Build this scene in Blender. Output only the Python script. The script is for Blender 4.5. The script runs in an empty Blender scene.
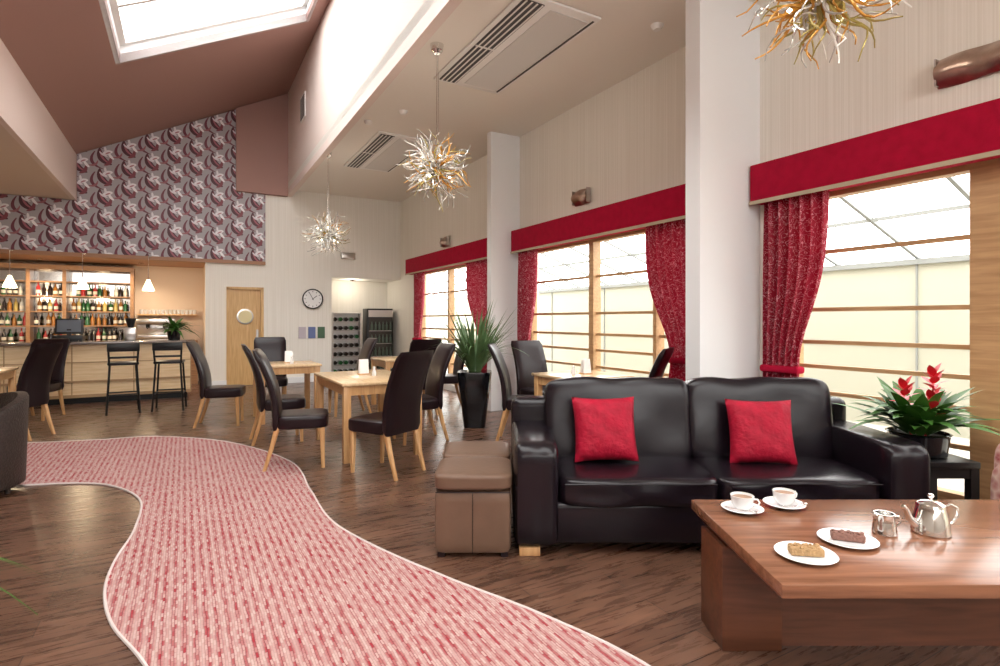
import bpy, bmesh, math, random
from mathutils import Vector, Matrix
random.seed(3)
COL=bpy.context.scene.collection
TH=math.atan2(.4937,.8697)
DX,DY=-.4937,.8697
NX,NY=-.8697,-.4937
def W(s,u,z=0): return Vector((5.1+s*DX+u*NX, s*DY+u*NY, z))
def T(x,y,z): return Matrix.Translation((x,y,z))
def RZ(a): return Matrix.Rotation(a,4,'Z')
def RX(a): return Matrix.Rotation(a,4,'X')
def RY(a): return Matrix.Rotation(a,4,'Y')

# ---------------- materials ----------------
def nm(name):
    m=bpy.data.materials.new(name); m.use_nodes=True
    nt=m.node_tree; return m,nt,nt.nodes['Principled BSDF']
def mat(name,col,rough=.5,metal=0,bump=0,bs=60,var=0,vs=6,emis=0,ecol=None,coat=0,sheen=0,trans=0,spec=None):
    m,nt,b=nm(name)
    b.inputs['Base Color'].default_value=(*col,1)
    b.inputs['Roughness'].default_value=rough
    b.inputs['Metallic'].default_value=metal
    b.inputs['Coat Weight'].default_value=coat
    b.inputs['Sheen Weight'].default_value=sheen
    b.inputs['Transmission Weight'].default_value=trans
    if spec is not None: b.inputs['Specular IOR Level'].default_value=spec
    if emis:
        b.inputs['Emission Color'].default_value=(*(ecol or col),1)
        b.inputs['Emission Strength'].default_value=emis
    tc=nt.nodes.new('ShaderNodeTexCoord')
    if var:
        n=nt.nodes.new('ShaderNodeTexNoise'); n.inputs['Scale'].default_value=vs; n.inputs['Detail'].default_value=5
        nt.links.new(tc.outputs['Object'],n.inputs['Vector'])
        mx=nt.nodes.new('ShaderNodeMix'); mx.data_type='RGBA'
        mx.inputs[6].default_value=(*[c*(1-var) for c in col],1)
        mx.inputs[7].default_value=(*[min(1,c*(1+var)) for c in col],1)
        nt.links.new(n.outputs['Fac'],mx.inputs[0]); nt.links.new(mx.outputs[2],b.inputs['Base Color'])
    if bump:
        n=nt.nodes.new('ShaderNodeTexNoise'); n.inputs['Scale'].default_value=bs; n.inputs['Detail'].default_value=4
        nt.links.new(tc.outputs['Object'],n.inputs['Vector'])
        bp=nt.nodes.new('ShaderNodeBump'); bp.inputs['Strength'].default_value=bump; bp.inputs['Distance'].default_value=.01
        nt.links.new(n.outputs['Fac'],bp.inputs['Height']); nt.links.new(bp.outputs['Normal'],b.inputs['Normal'])
    return m
def wood(name,c1,c2,rough=.4,axis=0,scale=1.0,coat=0):
    m,nt,b=nm(name)
    tc=nt.nodes.new('ShaderNodeTexCoord'); mp=nt.nodes.new('ShaderNodeMapping')
    sc=[14*scale]*3; sc[axis]=1.2*scale; mp.inputs['Scale'].default_value=sc
    n=nt.nodes.new('ShaderNodeTexNoise'); n.inputs['Scale'].default_value=2.5; n.inputs['Detail'].default_value=8; n.inputs['Distortion'].default_value=.6
    r=nt.nodes.new('ShaderNodeValToRGB'); r.color_ramp.elements[0].color=(*c1,1); r.color_ramp.elements[1].color=(*c2,1)
    r.color_ramp.elements[0].position=.3; r.color_ramp.elements[1].position=.7
    nt.links.new(tc.outputs['Object'],mp.inputs[0]); nt.links.new(mp.outputs[0],n.inputs['Vector'])
    nt.links.new(n.outputs['Fac'],r.inputs[0]); nt.links.new(r.outputs[0],b.inputs['Base Color'])
    b.inputs['Roughness'].default_value=rough; b.inputs['Coat Weight'].default_value=coat
    return m
def N(nt,t,**k):
    n=nt.nodes.new(t)
    for a,v in k.items(): setattr(n,a,v)
    return n
def math_(nt,op,a,b=None,c=None):
    n=nt.nodes.new('ShaderNodeMath'); n.operation=op
    for i,v in enumerate((a,b,c)):
        if v is None: continue
        if isinstance(v,(int,float)): n.inputs[i].default_value=v
        else: nt.links.new(v,n.inputs[i])
    return n.outputs[0]
def mixc(nt,f,a,b):
    mx=nt.nodes.new('ShaderNodeMix'); mx.data_type='RGBA'
    for i,v in ((0,f),(6,a),(7,b)):
        if isinstance(v,tuple): mx.inputs[i].default_value=(*v,1)
        elif isinstance(v,(int,float)): mx.inputs[i].default_value=v
        else: nt.links.new(v,mx.inputs[i])
    return mx.outputs[2]

def floor_mat():
    m,nt,b=nm('laminate_floor')
    tc=N(nt,'ShaderNodeTexCoord'); mp=N(nt,'ShaderNodeMapping')
    nt.links.new(tc.outputs['Object'],mp.inputs[0])
    br=N(nt,'ShaderNodeTexBrick'); br.inputs['Scale'].default_value=1
    br.inputs['Brick Width'].default_value=1.25; br.inputs['Row Height'].default_value=.15
    br.inputs['Mortar Size'].default_value=.0022; br.offset=.37
    br.inputs['Color1'].default_value=(.060,.028,.017,1); br.inputs['Color2'].default_value=(.185,.092,.056,1); br.inputs['Mortar'].default_value=(.015,.007,.005,1)
    nt.links.new(mp.outputs[0],br.inputs['Vector'])
    mp2=N(nt,'ShaderNodeMapping'); mp2.inputs['Scale'].default_value=(1.6,13,1)
    nt.links.new(tc.outputs['Object'],mp2.inputs[0])
    n=N(nt,'ShaderNodeTexNoise'); n.inputs['Scale'].default_value=2.2; n.inputs['Detail'].default_value=10; n.inputs['Roughness'].default_value=.64; n.inputs['Distortion'].default_value=.5
    nt.links.new(mp2.outputs[0],n.inputs['Vector'])
    f=N(nt,'ShaderNodeMapRange'); f.inputs[1].default_value=.36; f.inputs[2].default_value=.66; nt.links.new(n.outputs['Fac'],f.inputs[0])
    c=mixc(nt,f.outputs[0],(.030,.013,.009),(.22,.11,.068))
    c2=mixc(nt,.58,br.outputs['Color'],c)
    c3=mixc(nt,br.outputs['Fac'],c2,(.012,.006,.004))
    nt.links.new(c3,b.inputs['Base Color'])
    rr=N(nt,'ShaderNodeMapRange'); rr.inputs[3].default_value=.20; rr.inputs[4].default_value=.36; nt.links.new(n.outputs['Fac'],rr.inputs[0])
    nt.links.new(rr.outputs[0],b.inputs['Roughness'])
    bp=N(nt,'ShaderNodeBump'); bp.inputs['Strength'].default_value=.15; bp.inputs['Distance'].default_value=.004
    nt.links.new(n.outputs['Fac'],bp.inputs['Height']); nt.links.new(bp.outputs['Normal'],b.inputs['Normal'])
    return m
def carpet_mat():
    m,nt,b=nm('striped_carpet')
    tc=N(nt,'ShaderNodeTexCoord'); mp=N(nt,'ShaderNodeMapping'); mp.inputs['Rotation'].default_value=(0,0,math.radians(-119.6))
    nt.links.new(tc.outputs['Object'],mp.inputs[0])
    nz=N(nt,'ShaderNodeTexNoise'); nz.inputs['Scale'].default_value=9; nt.links.new(mp.outputs[0],nz.inputs['Vector'])
    vm=N(nt,'ShaderNodeVectorMath',operation='SCALE'); vm.inputs['Scale'].default_value=.012; nt.links.new(nz.outputs['Color'],vm.inputs[0])
    va=N(nt,'ShaderNodeVectorMath',operation='ADD'); nt.links.new(mp.outputs[0],va.inputs[0]); nt.links.new(vm.outputs[0],va.inputs[1])
    br=N(nt,'ShaderNodeTexBrick'); br.inputs['Scale'].default_value=1; br.offset=.5
    br.inputs['Brick Width'].default_value=.04; br.inputs['Row Height'].default_value=.011; br.inputs['Mortar Size'].default_value=.0013; br.inputs['Mortar Smooth'].default_value=.5
    br.inputs['Color1'].default_value=(.36,.03,.045,1); br.inputs['Color2'].default_value=(.58,.38,.35,1); br.inputs['Mortar'].default_value=(.18,.05,.055,1)
    nt.links.new(va.outputs[0],br.inputs['Vector'])
    w=N(nt,'ShaderNodeTexWave',wave_type='BANDS',bands_direction='Y'); w.inputs['Scale'].default_value=7.5; w.inputs['Distortion'].default_value=.8; w.inputs['Detail Scale'].default_value=4
    nt.links.new(mp.outputs[0],w.inputs['Vector'])
    c=mixc(nt,math_(nt,'MULTIPLY',w.outputs['Fac'],.58),br.outputs['Color'],(.60,.47,.43))
    nt.links.new(c,b.inputs['Base Color']); b.inputs['Roughness'].default_value=.95; b.inputs['Specular IOR Level'].default_value=.1
    bp=N(nt,'ShaderNodeBump'); bp.inputs['Strength'].default_value=.5; bp.inputs['Distance'].default_value=.004
    nt.links.new(br.outputs['Fac'],bp.inputs['Height']); nt.links.new(bp.outputs['Normal'],b.inputs['Normal'])
    return m
def wallpaper_mat():
    m,nt,b=nm('swirl_wallpaper')
    tc=N(nt,'ShaderNodeTexCoord'); sp=N(nt,'ShaderNodeSeparateXYZ'); nt.links.new(tc.outputs['Object'],sp.inputs[0])
    cw,ch=.37,.38
    x=math_(nt,'DIVIDE',sp.outputs['X'],cw); z=math_(nt,'DIVIDE',sp.outputs['Z'],ch)
    def cell(x,z):
        col=math_(nt,'FLOOR',x)
        z2=math_(nt,'ADD',z,math_(nt,'MULTIPLY',col,.5))
        return math_(nt,'SUBTRACT',math_(nt,'FRACT',x),.5),math_(nt,'SUBTRACT',math_(nt,'FRACT',z2),.5)
    def ell(F,cx,cz,rx,rz,ang,bend=0):
        fx,fz=F
        ca,sa=math.cos(ang),math.sin(ang)
        dx=math_(nt,'SUBTRACT',fx,cx); dz=math_(nt,'SUBTRACT',fz,cz)
        a=math_(nt,'ADD',math_(nt,'MULTIPLY',dx,ca),math_(nt,'MULTIPLY',dz,sa))
        bb=math_(nt,'SUBTRACT',math_(nt,'MULTIPLY',dz,ca),math_(nt,'MULTIPLY',dx,sa))
        if bend: bb=math_(nt,'ADD',bb,math_(nt,'MULTIPLY',math_(nt,'MULTIPLY',a,a),bend))
        e=math_(nt,'ADD',math_(nt,'POWER',math_(nt,'ABSOLUTE',math_(nt,'DIVIDE',a,rx)),2),math_(nt,'POWER',math_(nt,'ABSOLUTE',math_(nt,'DIVIDE',bb,rz)),2))
        return math_(nt,'LESS_THAN',e,1)
    A=cell(x,z); B=cell(math_(nt,'ADD',x,.5),math_(nt,'ADD',z,.27))
    c=(.37,.34,.36)
    c=mixc(nt,ell(B,.0,.0,.48,.07,1.9,1.5),c,(.14,.025,.045))
    c=mixc(nt,ell(B,.12,-.16,.24,.05,.6,-2),c,(.30,.10,.12))
    c=mixc(nt,ell(A,-.10,-.08,.46,.15,2.15,.9),c,(.07,.012,.022))
    c=mixc(nt,ell(A,-.06,-.06,.36,.045,2.15,.9),c,(.34,.10,.13))
    c=mixc(nt,ell(A,.22,-.26,.26,.08,1.0,-1.5),c,(.20,.04,.055))
    c=mixc(nt,ell(A,.12,.22,.24,.10,.5,.8),c,(.80,.77,.80))
    c=mixc(nt,ell(A,.27,.05,.19,.06,2.2,.8),c,(.85,.81,.84))
    c=mixc(nt,ell(A,-.05,.10,.20,.045,2.6,1),c,(.72,.66,.70))
    c=mixc(nt,ell(A,.05,.36,.13,.05,1.7,0),c,(.74,.70,.73))
    c=mixc(nt,ell(A,.15,.20,.12,.035,.5,.8),c,(.42,.20,.24))
    nt.links.new(c,b.inputs['Base Color']); b.inputs['Roughness'].default_value=.5
    return m
def stripe_wall(name,c1,c2,axis='Y',scale=3.):
    m,nt,b=nm(name)
    tc=N(nt,'ShaderNodeTexCoord'); mp=N(nt,'ShaderNodeMapping'); mp.inputs['Scale'].default_value=(30,30,.15)
    nt.links.new(tc.outputs['Object'],mp.inputs[0])
    n=N(nt,'ShaderNodeTexNoise'); n.inputs['Scale'].default_value=scale; n.inputs['Detail'].default_value=3
    nt.links.new(mp.outputs[0],n.inputs['Vector'])
    f=N(nt,'ShaderNodeMapRange'); f.inputs[1].default_value=.35; f.inputs[2].default_value=.65; nt.links.new(n.outputs['Fac'],f.inputs[0])
    nt.links.new(mixc(nt,f.outputs[0],c1,c2),b.inputs['Base Color']); b.inputs['Roughness'].default_value=.7
    return m
def curtain_mat():
    m,nt,b=nm('patterned_curtain')
    tc=N(nt,'ShaderNodeTexCoord')
    n=N(nt,'ShaderNodeTexNoise'); n.inputs['Scale'].default_value=14; n.inputs['Detail'].default_value=1; n.inputs['Distortion'].default_value=2.5
    nt.links.new(tc.outputs['Object'],n.inputs['Vector'])
    a=math_(nt,'ABSOLUTE',math_(nt,'SUBTRACT',n.outputs['Fac'],.5))
    f=math_(nt,'LESS_THAN',a,.02)
    nt.links.new(mixc(nt,f,(.30,.004,.026),(.72,.36,.40)),b.inputs['Base Color'])
    b.inputs['Roughness'].default_value=.7
    tr=N(nt,'ShaderNodeBsdfTranslucent'); tr.inputs[0].default_value=(.45,.01,.04,1)
    ms=N(nt,'ShaderNodeMixShader'); ms.inputs[0].default_value=.15
    nt.links.new(b.outputs[0],ms.inputs[1]); nt.links.new(tr.outputs[0],ms.inputs[2]); nt.links.new(ms.outputs[0],nt.nodes['Material Output'].inputs[0])
    return m
def knob_mat(name,c1,c2,scale):
    m,nt,b=nm(name)
    tc=N(nt,'ShaderNodeTexCoord'); v=N(nt,'ShaderNodeTexVoronoi'); v.inputs['Scale'].default_value=scale
    nt.links.new(tc.outputs['Object'],v.inputs['Vector'])
    nt.links.new(mixc(nt,v.outputs['Distance'],c1,c2),b.inputs['Base Color']); b.inputs['Roughness'].default_value=.5
    bp=N(nt,'ShaderNodeBump'); bp.inputs['Strength'].default_value=.7; bp.inputs['Distance'].default_value=.006
    nt.links.new(v.outputs['Distance'],bp.inputs['Height']); nt.links.new(bp.outputs['Normal'],b.inputs['Normal'])
    return m

M_floor=floor_mat(); M_carpet=carpet_mat(); M_paper=wallpaper_mat()
M_wall=stripe_wall('cream_wall',(.76,.725,.655),(.85,.82,.76))
M_pier=mat('white_paint',(.80,.81,.82),.7)
M_ceil=mat('ceiling_paint',(.81,.77,.71),.8)
M_mauve=mat('mauve_paint',(.37,.215,.185),.75)
M_up=mat('pale_mauve_paint',(.75,.63,.58),.75)
M_beige=mat('beige_paint',(.66,.53,.44),.75)
M_alc=mat('bar_warm_wall',(.68,.54,.42),.7)
M_red=mat('red_velvet',(.36,.003,.028),.85,bump=.3,bs=120,var=.25,vs=12,spec=.15)
M_braid=mat('braid_trim',(.45,.38,.27),.8,bump=.4,bs=200)
M_curt=curtain_mat()
M_oak=wood('oak',(.50,.26,.10),(.68,.41,.19),.4,2)
M_frame=wood('window_oak',(.42,.24,.11),(.58,.36,.18),.45,1)
M_tabletop=wood('light_oak_top',(.64,.43,.23),(.78,.57,.34),.22,1)
M_dark=mat('dark_brown_leather',(.012,.005,.007),.30,bump=.06,bs=60,spec=.28)
M_sofa=mat('sofa_leather',(.008,.005,.008),.27,bump=.10,bs=22,spec=.34)
M_otto=mat('taupe_leather',(.15,.088,.058),.42,bump=.15,bs=30,var=.15,vs=8,spec=.3)
M_walnut=wood('walnut_table',(.16,.065,.032),(.31,.135,.072),.22,0,.8)
M_dwood=wood('dark_walnut',(.085,.028,.013),(.17,.060,.030),.35,0,.8)
M_black=mat('black_paint',(.010,.010,.011),.35,spec=.3)
M_gblack=mat('gloss_black',(.008,.008,.010),.12,spec=.5)
M_chrome=mat('chrome',(.78,.77,.75),.12,1)
M_steel=mat('brushed_steel',(.55,.52,.50),.3,1)
M_bronze=mat('bronze_shade',(.50,.38,.32),.28,1,var=.4,vs=14)
M_white=mat('white_ceramic',(.85,.85,.85),.15,coat=.3)
M_wplast=mat('white_plastic',(.82,.81,.79),.4)
M_grille=mat('dark_grille',(.06,.055,.055),.6)
M_green=mat('leaf_green',(.055,.16,.025),.45,var=.5,vs=10,spec=.3)
M_green2=mat('palm_green',(.10,.18,.07),.5,var=.4,vs=10,spec=.3)
M_redfl=mat('red_bract',(.60,.015,.03),.4)
M_amber=mat('amber_glass',(.60,.29,.05),.12,metal=.3)
M_clear=mat('silver_glass',(.66,.66,.63),.08,metal=.5)
M_clear2=mat('milky_glass',(.82,.80,.76),.15)
M_olive=mat('olive_glass',(.42,.34,.10),.12,metal=.3)
M_bulb=mat('warm_bulb',(1,.8,.5),.5,emis=10,ecol=(1,.85,.65))
M_ext=mat('exterior_render',(.40,.395,.32),.9)
M_ext2=mat('exterior_grey',(.24,.25,.24),.8)
M_extg=mat('exterior_paving',(.45,.43,.38),.9)
M_pillow=mat('red_crushed_fabric',(.34,.002,.022),.65,bump=1.0,bs=28,var=.5,vs=16,spec=.3)
M_cake=mat('oat_cake',(.48,.30,.14),.9,bump=1,bs=120,var=.4,vs=80)
M_cake2=mat('fruit_cake',(.26,.13,.10),.9,bump=1,bs=120,var=.5,vs=90)
M_wov=knob_mat('woven_brown',(.012,.007,.006),(.04,.024,.018),70)
M_arm=knob_mat('wine_cream_fabric',(.30,.03,.04),(.65,.50,.42),30)
M_soil=mat('soil',(.03,.02,.015),.95)

# ---------------- mesh builder ----------------
class MB:
    def __init__(s): s.bm=bmesh.new()
    def _add(s,t,mi,M=None,smooth=True):
        if M is not None: bmesh.ops.transform(t,matrix=M,verts=t.verts)
        for f in t.faces: f.material_index=mi
        me=bpy.data.meshes.new('tmp'); t.to_mesh(me); t.free(); s.bm.from_mesh(me); bpy.data.meshes.remove(me)
    def box(s,x0,x1,y0,y1,z0,z1,mi=0,bev=0,seg=2,M=None):
        t=bmesh.new(); bmesh.ops.create_cube(t,size=1)
        bmesh.ops.transform(t,matrix=T((x0+x1)/2,(y0+y1)/2,(z0+z1)/2)@Matrix.Diagonal((abs(x1-x0),abs(y1-y0),abs(z1-z0),1)),verts=t.verts)
        if bev: bmesh.ops.bevel(t,geom=t.edges[:],offset=bev,segments=seg,profile=.5,affect='EDGES')
        s._add(t,mi,M)
    def rbox(s,s0,s1,u0,u1,z0,z1,mi=0,bev=0): # room coords
        s.box(-u1,-u0,s0,s1,z0,z1,mi,bev)
    def cyl(s,p0,p1,r0,r1=None,n=16,mi=0):
        s.tube([p0,p1],[r0,r0 if r1 is None else r1],n,mi)
    def tube(s,pts,rad,n=8,mi=0,M=None):
        t=bmesh.new(); pts=[Vector(p) for p in pts]
        if not isinstance(rad,(list,tuple)): rad=[rad]*len(pts)
        rings=[]; up=None
        for i,p in enumerate(pts):
            d=(pts[min(i+1,len(pts)-1)]-pts[max(i-1,0)]).normalized()
            if up is None: up=Vector((0,0,1)) if abs(d.z)<.9 else Vector((1,0,0))
            a=d.cross(up).normalized(); b=a.cross(d).normalized(); up=b
            rings.append([t.verts.new(p+(a*math.cos(2*math.pi*k/n)+b*math.sin(2*math.pi*k/n))*rad[i]) for k in range(n)])
        for i in range(len(rings)-1):
            for k in range(n):
                t.faces.new((rings[i][k],rings[i][(k+1)%n],rings[i+1][(k+1)%n],rings[i+1][k]))
        t.faces.new(rings[0]); t.faces.new(rings[-1])
        bmesh.ops.recalc_face_normals(t,faces=t.faces)
        s._add(t,mi,M)
    def lathe(s,prof,n=24,mi=0,M=None):
        t=bmesh.new(); rings=[]
        for r,z in prof:
            if r<1e-5: rings.append([t.verts.new((0,0,z))])
            else: rings.append([t.verts.new((r*math.cos(2*math.pi*k/n),r*math.sin(2*math.pi*k/n),z)) for k in range(n)])
        for a,b in zip(rings,rings[1:]):
            if len(a)==1 and len(b)==1: continue
            for k in range(n):
                k2=(k+1)%n
                if len(a)==1: t.faces.new((a[0],b[k2],b[k]))
                elif len(b)==1: t.faces.new((a[k],a[k2],b[0]))
                else: t.faces.new((a[k],a[k2],b[k2],b[k]))
        bmesh.ops.recalc_face_normals(t,faces=t.faces)
        s._add(t,mi,M)
    def surf(s,fn,nu,nv,mi=0,M=None):
        t=bmesh.new()
        g=[[t.verts.new(fn(i/nu,j/nv)) for j in range(nv+1)] for i in range(nu+1)]
        for i in range(nu):
            for j in range(nv): t.faces.new((g[i][j],g[i+1][j],g[i+1][j+1],g[i][j+1]))
        s._add(t,mi,M)
    def cushion(s,x0,x1,y0,y1,z0,z1,k=6,mi=0,cuts=12,wr=0,M=None,seed=0):
        t=bmesh.new(); bmesh.ops.create_cube(t,size=2)
        bmesh.ops.subdivide_edges(t,edges=t.edges[:],cuts=cuts,use_grid_fill=True)
        hx,hy,hz=(x1-x0)/2,(y1-y0)/2,(z1-z0)/2
        for v in t.verts:
            c=v.co; q=(abs(c.x)**k+abs(c.y)**k+abs(c.z)**k)**(1/k)
            p=Vector(c)/q
            w=1+wr*(math.sin(5*p.x+seed)*math.sin(4*p.z+seed*2)+.6*math.sin(9*p.x+3*p.y+seed))
            v.co=Vector(((x0+x1)/2+p.x*hx,(y0+y1)/2+p.y*hy*w,(z0+z1)/2+p.z*hz*w))
        s._add(t,mi,M)
    def sweep(s,secs,mi=0,M=None,k=5,n=24):
        t=bmesh.new(); rings=[]
        for cx,cy,cz,hw,ht,tl in secs:
            ring=[]
            for i in range(n):
                a=2*math.pi*i/n; c,sn=math.cos(a),math.sin(a); q=(abs(c)**k+abs(sn)**k)**(1/k)
                x=c/q*hw; y=sn/q*ht
                ring.append(t.verts.new((cx+x,cy+y*math.cos(tl),cz+y*math.sin(tl))))
            rings.append(ring)
        for a,b in zip(rings,rings[1:]):
            for i in range(n): t.faces.new((a[i],a[(i+1)%n],b[(i+1)%n],b[i]))
        t.faces.new(rings[0]); t.faces.new(rings[-1])
        bmesh.ops.recalc_face_normals(t,faces=t.faces)
        s._add(t,mi,M)
    def prism(s,pts,y0,y1,mi=0): # pts (x,z) extruded along y
        t=bmesh.new(); a=[t.verts.new((x,y0,z)) for x,z in pts]; b=[t.verts.new((x,y1,z)) for x,z in pts]
        t.faces.new(a); t.faces.new(b[::-1]); n=len(pts)
        for i in range(n): t.faces.new((a[i],b[i],b[(i+1)%n],a[(i+1)%n]))
        bmesh.ops.recalc_face_normals(t,faces=t.faces); s._add(t,mi)
    def leaf(s,base,ang,L,w,rise,droop,mi=0,n=8,fold=.15):
        base=Vector(base); h=Vector((math.cos(ang),math.sin(ang),0)); sd=Vector((-math.sin(ang),math.cos(ang),0))
        def fn(a,b):
            c=base+h*(L*a*math.cos(rise)+.35*droop*L*a*a*math.sin(rise))+Vector((0,0,L*a*math.sin(rise)-droop*L*a*a))
            ww=w*math.sin(math.pi*min(1,(a*.96+.04))**.8)
            o=(b-.5)*2
            return c+sd*(ww*o)+Vector((0,0,abs(o)*ww*fold))
        s.surf(fn,n,2,mi)
    def obj(s,name,mats,loc=(0,0,0),rot=0,parent=None,ang=35):
        me=bpy.data.meshes.new(name); s.bm.to_mesh(me); s.bm.free()
        for p in me.polygons: p.use_smooth=True
        me.set_sharp_from_angle(angle=math.radians(ang))
        for m in (mats if isinstance(mats,(list,tuple)) else [mats]): me.materials.append(m)
        o=bpy.data.objects.new(name,me); COL.objects.link(o); o.location=loc
        o.rotation_euler=(0,0,rot) if isinstance(rot,(int,float)) else rot
        if parent: o.parent=parent
        return o
def room(b,name,mats): return b.obj(name,mats,(5.1,0,0),TH)
def empty(name,loc=(0,0,0),rot=0):
    e=bpy.data.objects.new(name,None); e.empty_display_size=.2; COL.objects.link(e); e.location=loc; e.rotation_euler=(0,0,rot); return e
def inst(name,parts,loc,rot=0,sc=1):
    e=empty(name,loc,rot); e.scale=(sc,)*3
    for pn,me in parts:
        o=bpy.data.objects.new(pn,me); COL.objects.link(o); o.parent=e
    return e
def mesh_of(b,name,mats):
    o=b.obj(name,mats); me=o.data; bpy.data.objects.remove(o); return (name,me)

# ---------------- room shell ----------------
b=MB(); b.rbox(-3,16.6,0,9.5,-.1,0); room(b,'floor',M_floor)
ops=[(0.2,5.40),(6.1,9.5),(10.6,13.9)]; ZB,ZT=.12,2.40
b=MB(); cur=-3
for a,c in ops:
    b.rbox(cur,a,-.2,0,0,4.14); b.rbox(a,c,-.2,0,0,ZB); b.rbox(a,c,-.2,0,ZT,4.14); cur=c
b.rbox(cur,16.6,-.2,0,0,4.14); room(b,'wall_right',M_wall)
b=MB(); b.rbox(5.66,5.81,0,.77,0,4.14); room(b,'wall_pier',M_pier)
b=MB(); b.rbox(9.72,9.84,0,.50,0,4.14); room(b,'wall_pier',M_pier)
b=MB(); b.rbox(-3.15,-3,0,9.5,0,2.5); b.rbox(-3.12,-3.03,0,9.5,2.5,2.6)  # unseen wall behind camera, added to cut frontal fill; open top lets light in
for u in (1.3,2.5,3.8,5.0,6.2,7.8): b.rbox(-3.12,-3.03,u-.04,u+.04,2.5,3.55)
room(b,'wall_front_added',M_wall)
def window(name,s0,s1,mull):
    b=MB()
    f=.06
    b.rbox(s0,s0+f,-.13,-.03,ZB,ZT); b.rbox(s1-f,s1,-.13,-.03,ZB,ZT)
    b.rbox(s0+f,s1-f,-.13,-.03,ZB,ZB+.07); b.rbox(s0+f,s1-f,-.13,-.03,ZT-.07,ZT)
    cuts=[s0+f]
    for m,w in sorted(mull):
        b.rbox(m-w/2,m+w/2,-.14,-.02,ZB+.07,ZT-.07); cuts+= [m-w/2,m+w/2]
    cuts.append(s1-f)
    for i in range(0,len(cuts),2):
        for z in (.50,.76,.97,1.17,1.435,1.90):
            b.rbox(cuts[i],cuts[i+1],-.095,-.065,z-.016,z+.016)
    room(b,name,M_frame)
window('window_1',10.6,13.9,[(12.4,.06)])
window('window_2',6.1,9.5,[(8.04,.09),(6.95,.05)])
window('window_3',.2,5.40,[(4.07,.17),(2.2,.1)])
for s0,s1 in ((9.86,14.3),(5.83,9.70),(.3,5.64)):
    b=MB(); b.rbox(s0,s1,.01,.17,2.36,2.69,0,.012); b.rbox(s0,s1,.165,.178,2.345,2.375,1)
    room(b,'curtain_pelmet',[M_red,M_braid])
def curtain(s0,s1,side,nf=7,tie=.95,bottom=.03):
    b=MB()
    w=s1-s0
    def fn(a,c):
        z=2.36-(2.36-bottom)*c
        k=1-.42*math.exp(-((z-tie)/.6)**2)
        if z<tie: k=.58+.12*(1-math.exp(-((z-tie)/.4)**2))
        cen=s1 if side>0 else s0
        s=cen-(1-a)*w*k if side>0 else cen+a*w*k
        off=.085+.045*math.sin(a*nf*2*math.pi+.6*math.sin(3*c))*(.6+.4*k)
        return Vector((-off,s,z))
    b.surf(fn,nf*12,30)
    s0b,s1b=(s1-w*.58,s1) if side>0 else (s0,s0+w*.58)
    b.rbox(s0b-.01,s1b+.01,.03,.145,tie-.04,tie+.02,1,.02)
    room(b,'curtain',[M_curt,M_red])
curtain(5.0,5.56,1,6); curtain(6.1,6.98,-1,8); curtain(9.1,9.62,1,6); curtain(10.2,11.4,-1,8); curtain(13.4,13.95,1,6)
# ceilings
b=MB(); b.rbox(-3,16.6,-.2,2.53,4.14,4.26); room(b,'ceiling',M_ceil)
b=MB(); b.rbox(-3,15.3,2.43,2.53,4.0,6.25); 
room(b,'ceiling_upstand_right',M_up)
def zc(u): return 6.17-.5*(u-2.53)
def slope(b,s0,s1,u0,u1,mi=0,t=.12,dz=0):
    b.prism([(-u0,zc(u0)+dz),(-u1,zc(u1)+dz),(-u1,zc(u1)+t+dz),(-u0,zc(u0)+t+dz)],s0,s1,mi)
b=MB()
sky=[(-1.5,7.0),(8.4,11.6)]; U0,U1=2.78,5.2  # first opening is out of view, added to light the room
cur=-3
for a,c in sky:
    slope(b,cur,a,2.53,6.2); slope(b,a,c,2.53,U0); slope(b,a,c,U1,6.2); cur=c
slope(b,cur,15.3,2.53,6.2); room(b,'ceiling_sloped',M_mauve)
for a,c in sky:
    b=MB()
    h=.32
    slope(b,a-.05,a,U0-.05,U1+.05,0,h); slope(b,c,c+.05,U0-.05,U1+.05,0,h)
    slope(b,a,c,U0-.05,U0,0,h); slope(b,a,c,U1,U1+.05,0,h)
    slope(b,a,c,U0,U0+.07,1,.05,.22); slope(b,a,c,U1-.07,U1,1,.05,.22)
    slope(b,a,a+.07,U0,U1,1,.05,.22); slope(b,c-.07,c,U0,U1,1,.05,.22)
    n=3 if c-a<4 else 7
    for i in range(1,n):
        s=a+(c-a)*i/n; slope(b,s-.03,s+.03,U0,U1,1,.05,.22)
    room(b,'window_skylight',[M_pier,M_wplast])
b=MB(); b.rbox(-3,15.3,6.15,6.22,3.53,4.5); room(b,'ceiling_upstand_left',M_up)
b=MB(); b.rbox(-3,15.3,6.22,9.6,3.53,3.65); room(b,'ceiling_left',M_beige)
b=MB(); b.rbox(-3,16.6,9.5,9.6,0,3.6); room(b,'wall_left',M_wall)
b=MB()
b.rbox(15.1,15.3,0,1.6,2.3,4.14); b.rbox(15.1,15.3,1.6,3.0,0,4.14); b.rbox(15.1,15.3,3.0,3.7,2.03,4.14)
b.rbox(15.1,15.3,3.7,4.08,0,4.14)
b.rbox(15.12,15.3,4.08,9.5,2.57,3.6); b.prism([(-2.53,3.6),(-6.2,3.6),(-6.2,4.4),(-2.53,6.2)],15.12,15.3)
b.rbox(16.1,16.3,0,1.8,0,2.4); b.rbox(15.3,16.1,1.6,1.8,0,2.4); b.rbox(15.3,16.1,0,1.6,2.3,2.4)
room(b,'wall_back',M_wall)
b=MB(); b.prism([(-2.97,2.57),(-9.49,2.57),(-9.49,3.52),(-6.14,3.52),(-6.14,4.36),(-3.5,5.67),(-3.5,3.98),(-2.97,3.98)],15.06,15.11)
room(b,'wall_bar_bulkhead',M_paper)
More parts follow.
